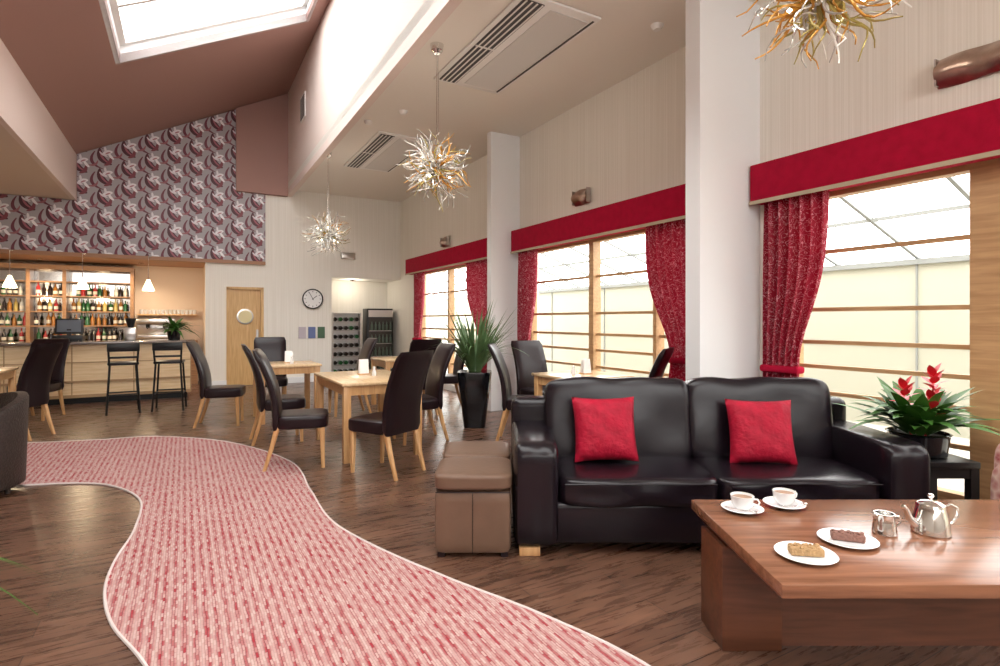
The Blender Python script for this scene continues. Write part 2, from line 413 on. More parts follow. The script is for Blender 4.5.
b=MB(); b.prism([(-2.53,3.98),(-3.53,3.98),(-3.53,5.66),(-2.53,6.16)],14.98,15.11); room(b,'wall_mauve_block',M_mauve)
b=MB(); b.rbox(16.5,16.6,3.9,9.5,0,2.67); b.rbox(15.3,16.5,3.98,4.08,0,2.67); b.rbox(15.3,16.5,9.4,9.5,0,2.67)
room(b,'wall_bar_alcove',M_alc)
b=MB(); b.rbox(15.06,16.5,4.08,9.4,2.50,2.57,0); b.rbox(15.03,15.08,2.97,9.4,2.50,2.57,0); room(b,'ceiling_bar_alcove',mat('copper_brown',(.34,.17,.09),.5))
# door
b=MB(); b.rbox(15.14,15.19,3.06,3.64,0,1.98,0); 
for q in ((3.0,3.06),(3.64,3.70)): b.rbox(15.07,15.25,q[0],q[1],0,2.03,0)
b.rbox(15.07,15.25,3.0,3.7,1.98,2.03,0)
b.lathe([(0,0),(.14,0),(.16,.01),(.16,.03),(.13,.035),(0,.03)],28,1,T(-3.35,15.145,1.42)@RX(math.pi/2))
b.lathe([(0,0),(.13,0),(.13,.005),(0,.006)],28,2,T(-3.35,15.11,1.42)@RX(math.pi/2))
b.box(-3.14,-3.10,15.09,15.13,.9,1.15,1)
room(b,'door_1',[wood('door_oak',(.56,.33,.12),(.70,.46,.21),.4,2),M_steel,mat('frosted_pane',(.75,.65,.35),.3)])
b=MB(); b.rbox(15.06,15.1,1.6,3.0,0,.12); b.rbox(15.06,15.1,3.7,4.08,0,.12); room(b,'baseboard_back',M_pier)
b=MB()
for a,c in ((-3,5.66),(5.81,9.72),(9.84,15.06)): b.rbox(a,c,0,.02,0,.11)
room(b,'baseboard_right',M_pier)

# exterior
b=MB(); b.rbox(-8,24,-12,-.2,-.15,-.05); room(b,'exterior_ground',M_extg)
b=MB(); b.rbox(-8,24,-3.8,-3.6,0-.05,2.05); 
for i in range(-6,24,2): b.rbox(i,i+.02,-3.6,-3.58,0,2.05,1)
b.rbox(-8,24,-3.85,-3.55,2.05,2.12,1); b.rbox(-8,24,-3.6,-3.58,1.02,1.05,1)
for i in range(-8,24): b.prism([(3.7,2.1),(.2,3.3),(.2,3.35),(3.7,2.15)],i,i+.04,1)
for q in (.33,.66): b.rbox(-8,24,-3.7+3.5*q-.02,-3.7+3.5*q+.02,2.1+1.2*q,2.14+1.2*q,1)
room(b,'exterior_wall',[M_ext,M_ext2])

# ---------------- carpet ----------------
R=[(-8.2,6.3),(-7,6.15),(-5.9,5.95),(-5.2,6.05),(-4.5,6.22),(-3.92,6.40),(-2.96,6.09),(-2.0,5.28),(-1.51,4.41),(-1.15,3.75),(-.78,3.33),(-.26,2.88),(.18,2.54),(.566,2.165),(.78,1.75),(.85,1.2),(.85,.5),(.8,-.8)]
L=[(-8.2,4.6),(-6,4.45),(-5,4.45),(-4.04,4.49),(-3.86,4.51),(-3.54,4.57),(-3.17,4.51),(-2.70,4.16),(-2.35,3.57),(-2.16,3.12),(-1.975,2.775),(-1.72,2.457),(-1.385,2.165),(-1.05,1.8),(-.8,1.3),(-.7,.6),(-.7,-.8)]
def cr(P,n=8):
    out=[]
    for i in range(len(P)-1):
        p0=Vector(P[max(i-1,0)]);p1=Vector(P[i]);p2=Vector(P[i+1]);p3=Vector(P[min(i+2,len(P)-1)])
        for k in range(n):
            t=k/n; out.append(.5*((2*p1)+(p2-p0)*t+(2*p0-5*p1+4*p2-p3)*t*t+(3*p1-p0-3*p2+p3)*t**3))
    out.append(Vector(P[-1])); return out
Rc,Lc=cr(R),cr(L)
def resample(P,n):
    d=[0]
    for a,c in zip(P,P[1:]): d.append(d[-1]+(c-a).length)
    out=[];j=0
    for i in range(n):
        t=d[-1]*i/(n-1)
        while j<len(d)-2 and d[j+1]<t: j+=1
        f=(t-d[j])/max(1e-9,d[j+1]-d[j]); out.append(P[j].lerp(P[j+1],f))
    return out
e=empty('carpet_runner')
b=MB(); poly=[p for p in Rc]+[p for p in Lc[::-1]]
t=bmesh.new(); vs=[t.verts.new((p.x,p.y,.008)) for p in poly]
f=t.faces.new(vs)
if f.normal.z<0: f.normal_flip()
ret=bmesh.ops.extrude_face_region(t,geom=[f])
bmesh.ops.translate(t,vec=(0,0,-.0075),verts=[v for v in ret['geom'] if isinstance(v,bmesh.types.BMVert)])
bmesh.ops.triangulate(t,faces=t.faces[:]); bmesh.ops.recalc_face_normals(t,faces=t.faces)
b._add(t,0); b.obj('pile',M_carpet,parent=e)
b=MB()
for P in (Rc,Lc):
    P=resample(P,160); b.tube([(p.x,p.y,.006) for p in P],.008,6)
b.obj('edging',mat('carpet_edging',(.70,.62,.60),.6),parent=e)

# ---------------- dining chair ----------------
b=MB()
b.cushion(-.235,.235,-.20,.26,.36,.49,7,0,8)
secs=[]
for i in range(15):
    t_=i/14; z=.36+.72*t_; y=-.20-.17*t_**1.7+.03*math.sin(t_*math.pi)
    hw=.232; ht=.038
    if i in (0,14): hw-=.02; ht-=.018
    secs.append((0,y,z,hw,ht,-.15*t_))
b.sweep(secs,0)
chair_up=mesh_of(b,'upholstery',[M_dark])
b=MB()
for x in (-.19,.19):
    b.sweep([(x,.21,0,.016,.016,0),(x,.20,.40,.024,.024,0)],0,k=8,n=12)
    b.sweep([(x,-.29,0,.016,.016,0),(x,-.23,.20,.02,.02,0),(x,-.18,.40,.024,.024,0)],0,k=8,n=12)
chair_leg=mesh_of(b,'legs',[M_oak])
def chair(x,y,fx,fy): return inst('dining_chair',[chair_up,chair_leg],(x,y,0),math.atan2(fy,fx)-math.pi/2)
def mk_table(w,l):
    b=MB(); b.box(-w/2,w/2,-l/2,l/2,.725,.755,0,.006)
    top=mesh_of(b,'top',[M_tabletop])
    b=MB(); a=.03
    b.box(-w/2+a,w/2-a,-l/2+a,-l/2+a+.022,.635,.725); b.box(-w/2+a,w/2-a,l/2-a-.022,l/2-a,.635,.725)
    b.box(-w/2+a,-w/2+a+.022,-l/2+a,l/2-a,.635,.725); b.box(w/2-a-.022,w/2-a,-l/2+a,l/2-a,.635,.725)
    for sx in (-1,1):
        for sy in (-1,1):
            cx,cy=sx*(w/2-.055),sy*(l/2-.055); b.box(cx-.035,cx+.035,cy-.035,cy+.035,0,.725,0,.004)
    return [top,mesh_of(b,'frame',[M_oak])]
TA=mk_table(.82,1.3); TB=mk_table(.8,.8)
def table(parts,x,y,rot=TH): return inst('dining_table',parts,(x,y,0),rot)
cA=Vector((-1.47,5.17))+Vector((.8697,.4937))*.41+Vector((DX,DY))*.65
table(TA,cA.x,cA.y)
chair(-1.88,5.20,.90,.30); chair(-1.03,4.98,-.86,.5)
chair(-2.48,6.25,.87,.45); chair(-.93,6.25,-.87,-.45)
table(TB,-2.95,7.65)
chair(-3.6,7.2,.95,.3); chair(-3.45,8.35,.4,-.9); chair(-2.2,8.0,-.87,-.49)
table(TB,-1.55,8.75); chair(-.85,8.75,-.9,-.3); chair(-1.2,8.05,-.5,.87)
table(TB,.90,6.10); chair(.27,6.22,.95,-.12); chair(1.30,5.52,-.85,.45); chair(.52,6.98,.5,-.87)
table(TB,-6.3,6.55); chair(-5.55,6.35,-.97,-.1); chair(-6.35,7.6,.2,-.95)
def shaker(x,y,z=.755):
    b=MB(); b.lathe([(0,0),(.022,0),(.024,.03),(.014,.07),(.016,.09),(0,.1)],14,0); b.obj('salt_shaker',M_white,(x,y,z))
def menu(x,y,z=.755):
    b=MB(); b.box(-.05,.05,-.035,-.03,0,.16,0,0,M=RX(-.15)); b.box(-.05,.05,.03,.035,0,.16,0,0,M=RX(.15)); b.box(-.06,.06,-.05,.05,0,.01,1); b.obj('menu_card',[M_white,M_oak],(x,y,z),TH)
shaker(-1.35,5.95); menu(-1.5,6.1); shaker(-2.85,7.6); menu(-2.95,7.75); shaker(.8,6.05); menu(.95,6.15)

# ---------------- sofa ----------------
e=empty('leather_sofa',(1.27,3.62,0))
b=MB(); b.box(-1.0,1.0,-.44,.40,.06,.30,0,.03,3); b.obj('base',M_sofa,parent=e)
b=MB(); b.box(-1.19,1.19,.28,.47,.06,.80,0,.06,4); b.obj('back_frame',M_sofa,parent=e)
for i,sx in enumerate((-1,1)):
    b=MB()
    x0,x1=(-1.19,-.93) if sx<0 else (.93,1.19)
    b.cushion(x0,x1,-.48,.42,.04,.645,10,0,14,wr=.003,seed=i)
    b.obj('arm_%d'%(i+1),M_sofa,parent=e)
    b=MB(); a,c=(-.94,0.006) if sx<0 else (-.006,.94)
    b.cushion(a,c,-.475,.2,.27,.45,7,0,22,wr=.016,seed=i+1)
    b.tube([(a+.04,-.470,.415),((a+c)/2,-.476,.420),(c-.04,-.470,.415)],.005,6)
    b.obj('seat_cushion_%d'%(i+1),M_sofa,parent=e)
    b=MB()
    a,c=(-.965,0.012) if sx<0 else (-.012,.965)
    b.cushion(a,c,-.125,.125,-.29,.285,8,0,26,wr=.028,seed=i*2+1,M=T(0,.19,.665)@RX(-.17)); b.obj('back_cushion_%d'%(i+1),M_sofa,parent=e)
b=MB()
for x in (-1.1,1.1):
    for y in (-.4,.38): b.box(x-.06,x+.06,y-.05,y+.05,0,.05,0,.005)
b.obj('feet',M_oak,parent=e)
def pillow(x,y,z,rz,tilt):
    b=MB()
    for sgn in (-1,1):
        def fn(a,c):
            X=(a*2-1);Z=(c*2-1)
            th=.075*(max(0,(1-X**4)*(1-Z**4)))**.6*(1+.08*math.sin(6*X+2*Z)*math.sin(5*Z))
            return Vector((X*.205*(1-.07*(1-Z*Z)),sgn*th,Z*.205*(1-.07*(1-X*X))))
        b.surf(fn,20,20)
    bmesh.ops.remove_doubles(b.bm,verts=b.bm.verts,dist=.0005); bmesh.ops.recalc_face_normals(b.bm,faces=b.bm.faces)
    b.obj('throw_pillow',M_pillow,(x,y,z),(-tilt,0,rz),ang=60)
pillow(.67,3.545,.655,.05,.28); pillow(1.66,3.535,.64,-.12,.28)
for y in (3.14,3.61):
    e=empty('leather_ottoman',(-.155,y+.22,0))
    b=MB(); b.cushion(-.22,.22,-.22,.22,.02,.375,14,0,10); b.obj('body',M_otto,parent=e)
    b=MB(); b.cushion(-.226,.226,-.226,.226,.378,.475,7,0,10); b.obj('lid',M_otto,parent=e)
    b=MB(); b.tube([(-.21,-.228,.376),(.21,-.228,.376)],.003,6); b.tube([(0,-.223,.03),(0,-.223,.37)],.002,6)
    for x in (-.18,.18):
        for yy in (-.18,.18): b.box(x-.02,x+.02,yy-.02,yy+.02,0,.03)
    b.obj('seams_and_feet',M_dark,parent=e)

# ---------------- coffee table ----------------
e=empty('coffee_table',(0,0,0)); ZT2=.51
b=MB(); b.box(.895,2.40,1.76,2.60,ZT2-.045,ZT2,0,.004); 
b.obj('top',M_walnut,parent=e)
b=MB()
t=bmesh.new()
hi=[(.90,1.765),(2.395,1.765),(2.395,2.595),(.90,2.595)]; lo=[(.93,1.86),(2.36,1.86),(2.36,2.5),(.93,2.5)]
va=[t.verts.new((x,y,ZT2-.045)) for x,y in hi]; vb=[t.verts.new((x,y,ZT2-.085)) for x,y in lo]
t.faces.new(va); t.faces.new(vb)
for i in range(4): t.faces.new((va[i],va[(i+1)%4],vb[(i+1)%4],vb[i]))
bmesh.ops.recalc_face_normals(t,faces=t.faces); b._add(t,0)
b.box(.905,1.15,2.26,2.50,0,ZT2-.085,0,.004); b.box(2.14,2.39,2.26,2.50,0,ZT2-.085,0,.004)
b.box(1.15,2.14,2.30,2.36,0.0,ZT2-.085,0)
b.obj('base',M_dwood,parent=e)
def cup(x,y,rot=0):
    e=empty('coffee_cup_and_saucer',(x,y,ZT2),rot)
    b=MB(); b.lathe([(0,.004),(.035,0),(.04,.003),(.086,.016),(.088,.018),(.084,.020),(.04,.009),(0,.008)],36); b.obj('saucer',M_white,parent=e)
    b=MB(); b.lathe([(0,.012),(.024,.010),(.028,.014),(.043,.032),(.049,.070),(.0475,.071),(.041,.034),(.02,.018),(0,.017)],32)
    b.tube([(.046,0,.060),(.062,0,.062),(.070,0,.050),(.064,0,.036),(.042,0,.030)],.004,8)
    b.obj('cup',M_white,parent=e)
    b=MB(); b.lathe([(0,.060),(.046,.060),(.046,.058),(0,.058)],28); b.obj('coffee',mat('milk_coffee',(.3,.16,.08),.3),parent=e)
    b=MB(); b.tube([(-.06,-.05,.022),(0,-.068,.024),(.05,-.055,.024)],[.003,.002,.002],6); b.cushion(.045,.075,-.062,-.044,.021,.027,2,0,4); b.obj('spoon',M_chrome,parent=e)
cup(1.065,2.44,-.6); cup(1.28,2.50,.3)
def plate(x,y,cm,rot):
    e=empty('cake_plate',(x,y,ZT2),rot)
    b=MB(); b.lathe([(0,.004),(.05,0),(.055,.003),(.10,.013),(.102,.015),(.099,.017),(.055,.008),(0,.007)],40); b.obj('plate',M_white,parent=e)
    b=MB(); b.box(-.055,.055,-.024,.024,.009,.036,0,.005)
    for i in range(26):
        a=random.uniform(-.05,.05);c=random.uniform(-.02,.02);r=random.uniform(.004,.007)
        b.cushion(a-r,a+r,c-r,c+r,.033,.033+r*1.6,2,0,2)
    b.obj('cake_slice',cm,parent=e)
plate(1.085,1.97,M_cake,-.15); plate(1.315,2.10,M_cake2,-.35)
e=empty('teapot',(1.70,2.19,ZT2),0)
b=MB(); b.lathe([(0,0),(.062,0),(.066,.006),(.062,.05),(.05,.095),(.046,.105),(.048,.108),(.0,.108)],36)
b.lathe([(.05,.106),(.047,.116),(.03,.126),(.008,.130),(.006,.138),(.012,.146),(.008,.154),(0,.155)],28)
b.tube([(-.058,0,.035),(-.085,0,.06),(-.098,0,.095),(-.112,0,.108)],[.017,.013,.009,.008],12)
b.tube([(.046,0,.10),(.075,-.0,.112),(.102,0,.10),(.105,0,.07),(.085,0,.04),(.062,0,.028)],.006,10)
b.obj('pot',M_chrome,parent=e)
e=empty('milk_jug',(1.51,2.18,ZT2),0)
b=MB(); b.lathe([(0,0),(.040,0),(.043,.005),(.038,.05),(.034,.078),(.036,.082),(.033,.082),(.032,.05),(0,.01)],30)
b.tube([(.036,0,.07),(.058,0,.068),(.062,0,.045),(.041,0,.022)],.004,8); b.tube([(-.03,0,.07),(-.044,0,.084)],[.012,.006],10)
b.obj('jug',M_chrome,parent=e)

# ---------------- side table & plants ----------------
e=empty('side_table',(2.68,3.50,0))
b=MB(); b.box(-.19,.19,-.19,.19,.46,.50,0,.005); b.box(-.18,.18,-.18,.18,.40,.46,0); b.box(-.17,.17,-.17,.17,.12,.15,0)
for x in (-.16,.16):
    for y in (-.16,.16): b.box(x-.025,x+.025,y-.025,y+.025,0,.46)
b.obj('table',M_black,parent=e)
e=empty('potted_bromeliad',(2.65,3.52,.50))
b=MB(); b.lathe([(0,0),(.13,0),(.15,.01),(.165,.13),(.175,.14),(.16,.145),(.155,.12),(0,.12)],32); b.obj('pot',M_gblack,parent=e)
b=MB(); b.lathe([(0,.125),(.155,.122)],20); b.obj('soil',M_soil,parent=e)
b=MB()
for i in range(100):
    a=i*2.4; f_=i/100
    b.leaf((.06*math.cos(a),.06*math.sin(a),.12+.10*f_),a,random.uniform(.30,.52)*(1-.25*f_),random.uniform(.032,.055),random.uniform(.45,1.1)+.25*f_,random.uniform(.2,.6))
b.obj('leaves',M_green,parent=e)
b=MB()
for cx,cy,h in ((.06,-.05,.46),(-.10,-.02,.38),(.0,-.12,.32)):
    b.tube([(cx*.5,cy*.5,.12),(cx,cy,h-.03)],.006,6)
    for j in range(14):
        b.leaf((cx,cy,h-.07+.009*j),j*2.4,.10,.026,.25+.07*j,.15)
b.obj('flowers',M_redfl,parent=e)
e=empty('potted_palm',(-.32,7.05,0))
b=MB()
b.sweep([(0,0,0,.13,.13,0),(0,0,.01,.135,.135,0),(0,0,.68,.215,.215,0),(0,0,.70,.21,.21,0)],0,k=8,n=32); b.obj('planter',M_gblack,parent=e)
b=MB()
for i in range(170):
    a=random.uniform(0,6.28); b.leaf((.07*math.cos(a),.07*math.sin(a),.69),a,random.uniform(.7,1.2),random.uniform(.009,.016),random.uniform(1.0,1.5),random.uniform(.12,.75),n=10)
b.obj('fronds',M_green2,parent=e)
e=empty('potted_grass',(-2.58,2.25,0))
b=MB(); b.lathe([(0,0),(.12,0),(.16,.3),(.15,.31),(.14,.28),(0,.28)],24); b.obj('pot',M_gblack,parent=e)
b=MB()
for i in range(50):
    a=random.uniform(0,6.28); b.leaf((.03*math.cos(a),.03*math.sin(a),.28),a,random.uniform(.4,.6),.010,random.uniform(.6,1.2),random.uniform(.7,1.4),n=10)
b.obj('blades',M_green,parent=e)
e=empty('potted_fern',tuple(W(13.75,4.60,1.0)))
b=MB(); b.lathe([(0,0),(.09,0),(.11,.16),(.1,.16),(0,.14)],20); b.obj('pot',M_gblack,parent=e)
b=MB()
for i in range(80):
    a=random.uniform(0,6.28); b.leaf((0,0,.14),a,random.uniform(.28,.55),.028,random.uniform(.5,1.4),random.uniform(.3,.9))
b.obj('leaves',M_green,parent=e)

# ---------------- right armchair ----------------
e=empty('fabric_armchair',(2.98,2.68,0),0.25)
b=MB(); b.cushion(-.30,.30,-.30,.32,.12,.44,7,0,8); b.cushion(-.30,.30,.2,.36,.3,.72,6,0,8)
b.cushion(-.34,-.24,-.3,.34,.12,.62,6,0,8); b.cushion(.24,.34,-.3,.34,.12,.62,6,0,8); b.obj('upholstery',M_arm,parent=e)
b=MB()
for x in (-.27,.27):
    for y in (-.25,.27): b.cyl((x,y,0),(x,y,.14),.018,.025,10)
b.obj('legs',M_dwood,parent=e)
e=empty('tub_chair',(-4.13,4.22,.012),math.radians(-30))
b=MB()
t=bmesh.new(); n=36; ring=[]
for i in range(n+1):
    a=math.radians(-35)+math.radians(250)*i/n
    c,s_=math.cos(a),math.sin(a)
    hh=.60+.15*max(0,math.sin(a))
    ring.append([t.verts.new((r*c,r*s_,z)) for r,z in ((.40,.06),(.42,hh-.02),(.41,hh),(.35,hh),(.34,hh-.02),(.33,.06))])
for a,c in zip(ring,ring[1:]):
    for k in range(6): t.faces.new((a[k],a[(k+1)%6],c[(k+1)%6],c[k]))
t.faces.new(ring[0]); t.faces.new(ring[-1]); bmesh.ops.recalc_face_normals(t,faces=t.faces); b._add(t,0)
b.cushion(-.32,.32,-.36,.30,.10,.44,6,0,8)
for x in (-.25,.25):
    for y in (-.22,.22): b.cyl((x,y,0),(x,y,.1),.02,n=10)
b.obj('shell',M_wov,parent=e)

# ---------------- bar ----------------
e=empty('bar_counter',(5.1,0,0),TH)
b=MB(); b.rbox(13.62,14.2,4.34,9.3,.1,.95); b.rbox(13.68,14.2,4.4,9.3,0,.1,1)
for u in [4.34+.83*i for i in range(6)]: b.rbox(13.61,13.62,u,u+.015,.1,.95,2)
b.rbox(13.60,13.62,4.34,9.3,.34,.375,2); b.rbox(13.60,13.62,4.34,9.3,.1,.15,2); b.rbox(13.61,13.62,4.34,9.3,.66,.672,2)
b.obj('front',[wood('bar_oak',(.70,.50,.28),(.84,.65,.41),.35,0),M_black,wood('bar_oak_trim',(.36,.22,.11),(.46,.29,.15),.4,0)],parent=e)
b=MB(); b.rbox(13.5,14.3,4.28,9.3,.955,1.0,0,.01); b.obj('top',mat('bar_top',(.16,.12,.10),.15,coat=.5),parent=e)
e=empty('back_bar_shelving',(5.1,0,0),TH)
b=MB()
b.rbox(15.9,16.45,4.2,9.3,.0,.92)
for u in (5.35,6.45,7.0,8.2,9.2): b.rbox(16.1,16.45,u,u+.06,.92,2.35)
for z in (1.22,1.5,1.8,2.08): b.rbox(16.15,16.45,5.4,9.2,z,z+.025)
b.rbox(16.1,16.45,5.35,9.26,2.33,2.42)
b.obj('cabinet',wood('bar_cab',(.26,.13,.06),(.38,.21,.10),.35,0),parent=e)
b=MB(); b.rbox(16.46,16.48,5.4,9.2,.92,2.33); b.obj('mirror',mat('bar_mirror',(.50,.46,.42),.12,1),parent=e)
BC=[(.02,.10,.03),(.30,.12,.02),(.6,.6,.56),(.02,.012,.01),(.40,.03,.03),(.55,.42,.13)]
BM=[mat('bottle_glass_%d'%i,c,.1) for i,c in enumerate(BC)]+[mat('bottle_label',(.8,.76,.65),.6)]
def bottles(b,pos,h=.27,r=.034):
    for p in pos:
        i=random.choice([0,1,2,3,3,0,1,4,5]); hh=h*random.uniform(.75,1.0)
        M=T(*p)
        b.lathe([(0,0),(r,0),(r,hh*.6),(r*.35,hh*.76),(r*.35,hh),(0,hh)],10,i,M)
        if random.random()<.6: b.lathe([(r*1.03,hh*.15),(r*1.03,hh*.4)],10,6,M)
b=MB(); pos=[]
for z in (.93,1.245,1.525,1.825):
    u=5.5
    while u<9.1:
        if random.random()<.9 and not any(abs(u-q)<.06 for q in (5.38,6.48,7.03,8.23,9.23)): pos.append((-u,16.25+random.uniform(-.04,.04),z))
        u+=random.uniform(.075,.1)
bottles(b,pos); room(b,'bottle_collection',BM)
b=MB()
b.rbox(16.2,16.5,4.2,5.3,1.45,1.47,1)
for i in range(14):
    b.lathe([(.0,0),(.03,0),(.036,.1),(.034,.1),(.028,.005)],12,0,T(-(4.25+.075*i),16.33,1.47))
room(b,'glassware_shelf',[mat('glass_ware',(.8,.82,.82),.08,metal=.4),M_oak])
e=empty('espresso_machine',tuple(W(16.15,4.95,.92)),TH)
b=MB(); b.box(-.35,.35,-.22,.22,.04,.12,0,.01); b.box(-.35,.35,-.02,.22,.12,.42,0,.02); b.box(-.35,.35,-.22,.22,.34,.46,0,.03)
for x in (-.15,.15): b.cyl((x,-.14,.27),(x,-.14,.34),.035,n=16,mi=1); b.tube([(x,-.14,.28),(x,-.3,.26)],.012,8,1)
for x in (-.3,.3):
    for y in (-.18,.18): b.cyl((x,y,0),(x,y,.05),.02,n=8)
b.obj('body',[M_steel,M_black],parent=e)
e=empty('cash_register',tuple(W(14.0,6.1,1.0)),TH)
b=MB(); b.box(-.2,.2,-.15,.15,0,.10,0,.01); b.box(-.19,.19,-.02,.02,.12,.38,0,.01,M=RX(-.2)); b.box(-.16,.16,-.035,-.02,.15,.35,1,M=RX(-.2)); b.box(-.03,.03,0,.04,.08,.2,0); b.obj('body',[M_black,mat('screen',(.15,.17,.2),.1)],parent=e)
e=empty('coffee_grinder',tuple(W(14.0,5.25,1.0)),TH)
b=MB(); b.box(-.09,.09,-.12,.12,0,.22,0,.02); b.lathe([(.04,.22),(.08,.36),(.08,.38),(0,.38)],16,1); b.obj('body',[M_steel,M_black],parent=e)
for u in (7.06,6.05,5.04):
    p=W(15.0,u,0); e=empty('pendant_lamp',(p.x,p.y,0))
    b=MB(); b.cyl((0,0,2.10),(0,0,2.56),.006,n=8); b.tube([(0,0,2.55),(.02,.05,2.56)],.012,8); b.obj('cord',M_chrome,parent=e)
    b=MB(); b.lathe([(.025,2.12),(.03,2.10),(.095,1.94),(.10,1.91),(.093,1.91),(.025,2.1)],24); b.obj('shade',mat('opal_shade',(.95,.88,.72),.4,emis=4,ecol=(1,.84,.58)),parent=e)
    l=bpy.data.lights.new('bulb','POINT'); l.energy=25; l.color=(1,.78,.5); l.shadow_soft_size=.06
    o=bpy.data.objects.new('bulb',l); COL.objects.link(o); o.location=(0,0,1.86); o.parent=e
for u in (5.2,6.8,8.4):  # added spots with ring trims, invented to brighten the bar alcove
    l=bpy.data.lights.new('alcove_fill','SPOT'); l.energy=50; l.color=(1,.82,.6); l.spot_size=2.4; l.spot_blend=.8; l.shadow_soft_size=.05
    p=W(15.8,u,2.48); e=empty('added_alcove_fill',tuple(p))
    o=bpy.data.objects.new('lamp',l); COL.objects.link(o); o.location=(0,0,-.03); o.parent=e
    b=MB(); b.lathe([(.03,.015),(.05,.02),(.055,0),(.05,-.005),(.03,0)],20); b.obj('ring',M_chrome,parent=e)
b=MB()
b.box(-.19,.19,-.18,.18,.70,.74,0,.015)
for x in (-1,1):
    b.tube([(x*.16,.15,.70),(x*.20,.19,0)],.014,8); b.tube([(x*.16,-.15,.70),(x*.20,-.20,0)],.014,8)
    b.tube([(x*.165,-.16,.70),(x*.175,-.20,.86),(x*.18,-.22,1.0)],.014,8)
    b.tube([(x*.185,.175,.25),(x*.185,-.18,.25)],.010,8)
b.tube([(-.185,.175,.28),(.185,.175,.28)],.010,8); b.tube([(-.185,-.18,.28),(.185,-.18,.28)],.010,8)
b.box(-.195,.195,-.235,-.205,.90,1.02,0,.01); b.box(-.185,.185,-.215,-.195,.80,.83,0,.005)
st=mesh_of(b,'frame',[M_black])
inst('bar_stool',[st],(-5.5,8.1,0),TH+.1); inst('bar_stool',[st],(-5.0,8.4,0),TH-.1)

# ---------------- back recess items ----------------
e=empty('wine_rack',(5.1,0,0),TH)
b=MB()
for z in [.1+.2*i for i in range(8)]: b.rbox(15.4,15.64,.85,1.5,z,z+.015)
for u in (.85,1.49): b.rbox(15.4,15.64,u,u+.02,0,1.52)
b.rbox(15.62,15.64,.85,1.5,.1,1.5,1)
b.obj('frame',[M_steel,M_wplast],parent=e)
b=MB()
for zi in range(7):
    for j in range(5):
        u=.94+.125*j; z=.165+.2*zi
        b.tube([(-u,15.36,z),(-u,15.42,z),(-u,15.45,z),(-u,15.6,z)],[.015,.015,.048,.048],10,random.choice([0,3,3,3]))
b.obj('bottles',BM,parent=e)
e=empty('display_cabinet',(5.1,0,0),TH)
b=MB(); b.rbox(15.35,15.75,.1,.72,0,1.62,0,.01); b.rbox(15.34,15.35,.14,.68,.15,1.4,1)
for z in (.2,.5,.8,1.1): b.rbox(15.31,15.34,.14,.68,z-.012,z,5)
for z in (.2,.5,.8,1.1):
    for j in range(6): b.lathe([(0,0),(.03,0),(.03,.13),(.012,.17),(.012,.21),(0,.21)],8,2+(j*3+int(z*10))%3,T(-(.18+.09*j),15.30,z))
b.rbox(15.3,15.35,.12,.70,1.42,1.58,5)
b.obj('cabinet',[M_black,mat('cab_inner',(.05,.045,.04),.2),mat('drink_a',(.35,.06,.04),.3),mat('drink_b',(.5,.42,.25),.3),mat('drink_c',(.05,.08,.05),.3),M_steel],parent=e)
b=MB(); 
for j in range(3): b.rbox(15.075,15.1,1.75+.2*j,1.9+.2*j,.95,1.2,j)
room(b,'notice_poster',[mat('poster_a',(.05,.12,.06),.5),mat('poster_b',(.12,.16,.35),.5),mat('poster_c',(.5,.45,.5),.5)])
l=bpy.data.lights.new('recess_fill','POINT'); l.energy=10; l.color=(1,.9,.75); l.shadow_soft_size=.08  # added point light and ring, put in to brighten the recess
e=empty('added_recess_fill',tuple(W(15.6,1.0,2.28))); o=bpy.data.objects.new('lamp',l); COL.objects.link(o); o.location=(0,0,-.12); o.parent=e
b=MB(); b.lathe([(0,-.02),(.06,-.02),(.07,.015),(0,.02)],20); b.obj('ring',M_chrome,parent=e)
p=W(15.09,2.01,1.81); e=empty('wall_clock',tuple(p),TH)
b=MB(); b.lathe([(0,0),(.20,0),(.22,.01),(.22,.045),(.20,.05),(.195,.03)],40,0,RX(math.pi/2)); b.lathe([(0,.03),(.197,.03)],40,1,RX(math.pi/2))
b.box(-.006,.006,-.036,-.032,-.02,.11,0,M=RY(.9)); b.box(-.005,.005,-.040,-.036,-.03,.16,0,M=RY(-.5))
for i in range(12):
    a=i*math.pi/6; b.box(-.005,.005,-.034,-.031,.145,.175,0,M=RY(a))
b.obj('face',[M_black,M_white],parent=e)
def wall_light(s,z,w=.30):
    e=empty('wall_light',tuple(W(s,.0,z)),TH)
    b=MB(); b.surf(lambda a,c: Vector((-.02-.07*math.sin(math.pi*c)-.015*math.sin(7*a+3*c),(a-.5)*w,(c-.5)*.2)),12,12,0)
    b.box(-.03,0,-w*.35,w*.35,-.06,.06,1); b.box(-.085,-.02,-w/2,-w/2+.01,-.09,.09,1); b.box(-.085,-.02,w/2-.01,w/2,-.09,.09,1)
    b.obj('shade',[M_bronze,M_steel],parent=e)
wall_light(8.15,2.92); wall_light(12.4,2.87); wall_light(4.12,3.0,.38)
b=MB(); b.rbox(15.0,15.1,1.1,1.4,2.72,2.86,0,.01); room(b,'wall_speaker',M_steel)
b=MB(); b.rbox(13.0,13.45,2.53,2.55,5.05,5.5,0)
for i in range(9): b.rbox(13.03,13.42,2.55,2.555,5.08+.045*i,5.10+.045*i,1)
room(b,'air_vent_grille',[M_wplast,M_grille])
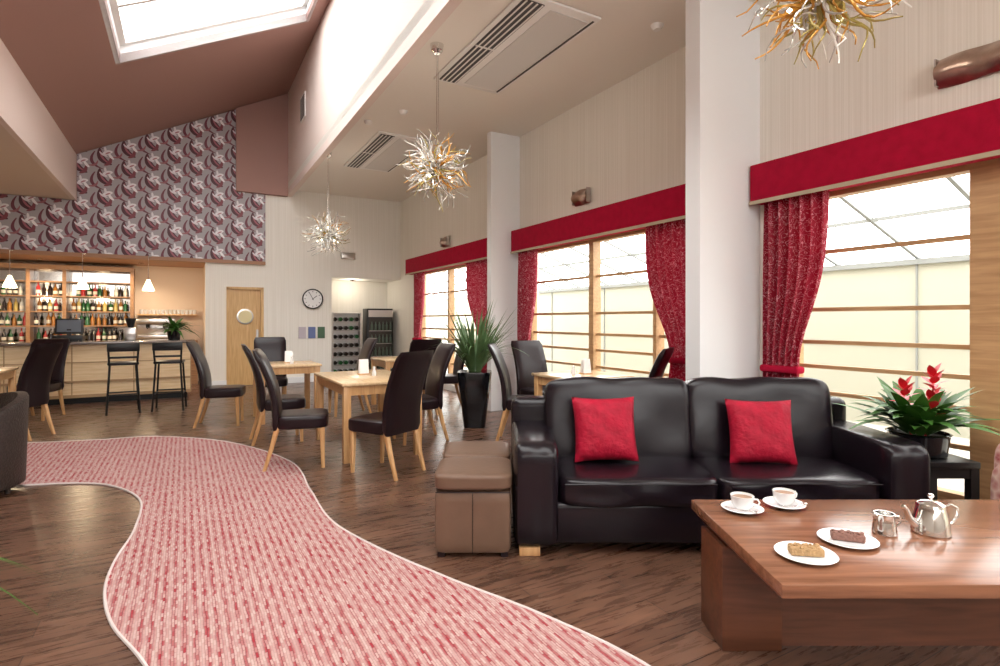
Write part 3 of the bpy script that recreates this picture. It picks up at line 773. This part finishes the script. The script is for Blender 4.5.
def ac(s0,s1):
    b=MB(); u0,u1=1.10,1.95
    b.rbox(s0,s1,u0,u1,4.115,4.138,0,.006)
    b.rbox(s0+.06,s1-.06,u1-.26,u1-.05,4.105,4.116,1)
    for i in range(4): b.rbox(s0+.06,s1-.06,u1-.25+.055*i,u1-.235+.055*i,4.100,4.106,0)
    b.rbox(s0+.1,s1-.1,u0+.08,u0+.50,4.108,4.116,2); b.rbox(s0+.06,s1-.06,u0+.035,u0+.055,4.110,4.116,1)
    b.rbox((s0+s1)/2-.01,(s0+s1)/2+.01,u1-.26,u1-.05,4.098,4.106,0)
    room(b,'air_conditioner',[M_wplast,M_grille,mat('ac_panel',(.66,.65,.63),.5)])
ac(6.5,8.45); ac(10.5,12.6)
for s,u in ((10.2,2.2),(9.6,1.9),(6.35,.55)):
    p=W(s,u,4.14); b=MB(); b.lathe([(0,-.045),(.035,-.045),(.055,-.02),(.06,0),(0,0)],20); b.obj('smoke_detector',M_wplast,tuple(p))

# ---------------- chandeliers ----------------
def chandelier(x,y,z,r,seed,wts):
    rnd=random.Random(seed); e=empty('chandelier',(x,y,0))
    b=MB(); b.cyl((0,0,z),(0,0,4.1),.006,n=8); b.lathe([(0,4.05),(.03,4.05),(.06,4.08),(.07,4.14),(0,4.14)],24)
    b.tube([(.02,0,z+.1),(.015,0,4.08)],.003,6); b.obj('cord_and_canopy',M_chrome,parent=e)
    b=MB(); n=190
    for i in range(n):
        zz=1-2*(i+.5)/n; ph=i*2.39996; rr=math.sqrt(1-zz*zz)
        d=Vector((rr*math.cos(ph),rr*math.sin(ph),zz)); d=(d+Vector([rnd.uniform(-.2,.2) for _ in range(3)])).normalized()
        p=d.cross(Vector((rnd.uniform(-1,1),rnd.uniform(-1,1),rnd.uniform(-1,1)))).normalized(); q=d.cross(p)
        L=r*rnd.uniform(.5,1.05); amp=r*rnd.uniform(.08,.22); fr=rnd.uniform(3,8); pts=[];rad=[]
        for k in range(11):
            t_=k/10; pts.append(d*(.05+(L-.05)*t_)+p*amp*t_*math.sin(fr*t_)+q*amp*t_*(1-math.cos(fr*t_))*.6); rad.append((.011-.008*t_))
        b.tube([v+Vector((0,0,z)) for v in pts],rad,6,rnd.choices([0,1,2,3],wts)[0])
    b.lathe([(0,-.07),(.05,-.05),(.07,0),(.05,.05),(0,.07)],16,0,T(0,0,z))
    b.obj('glass_tendrils',[M_clear,M_amber,M_olive,M_clear2],parent=e)
    b=MB()
    for i in range(10):
        a=i*math.pi/5; c=Vector((math.cos(a)*.17,math.sin(a)*.17,.1*(-1)**i+z)); b.lathe([(0,-.014),(.014,0),(0,.014)],8,0,T(*c))
    b.obj('bulbs',M_bulb,parent=e)
    l=bpy.data.lights.new('glow','POINT'); l.energy=30; l.color=(1,.9,.76); l.shadow_soft_size=.3
    o=bpy.data.objects.new('glow',l); COL.objects.link(o); o.location=(0,0,z); o.parent=e
chandelier(-.64,5.63,2.87,.42,1,[5,2,1.5,3]); chandelier(-2.86,9.22,2.76,.42,2,[6,1.5,1,3]); chandelier(1.62,2.78,3.0,.40,3,[2.5,4,3,1.5])

# ---------------- lighting ----------------
w=bpy.data.worlds.new('World'); bpy.context.scene.world=w; w.use_nodes=True
bg=w.node_tree.nodes['Background']; bg.inputs[0].default_value=(1,.99,.965,1); bg.inputs[1].default_value=7.2
vs_=bpy.context.scene.view_settings; vs_.view_transform='Standard'; vs_.look='None'; vs_.exposure=0
# ---------------- camera ----------------
cd=bpy.data.cameras.new('camera'); cd.sensor_width=36; cd.lens=19.98; cd.shift_y=-.013; cd.clip_start=.05
co=bpy.data.objects.new('camera',cd); COL.objects.link(co); co.location=(0,0,1.35); co.rotation_euler=(math.pi/2,0,0)
bpy.context.scene.camera=co
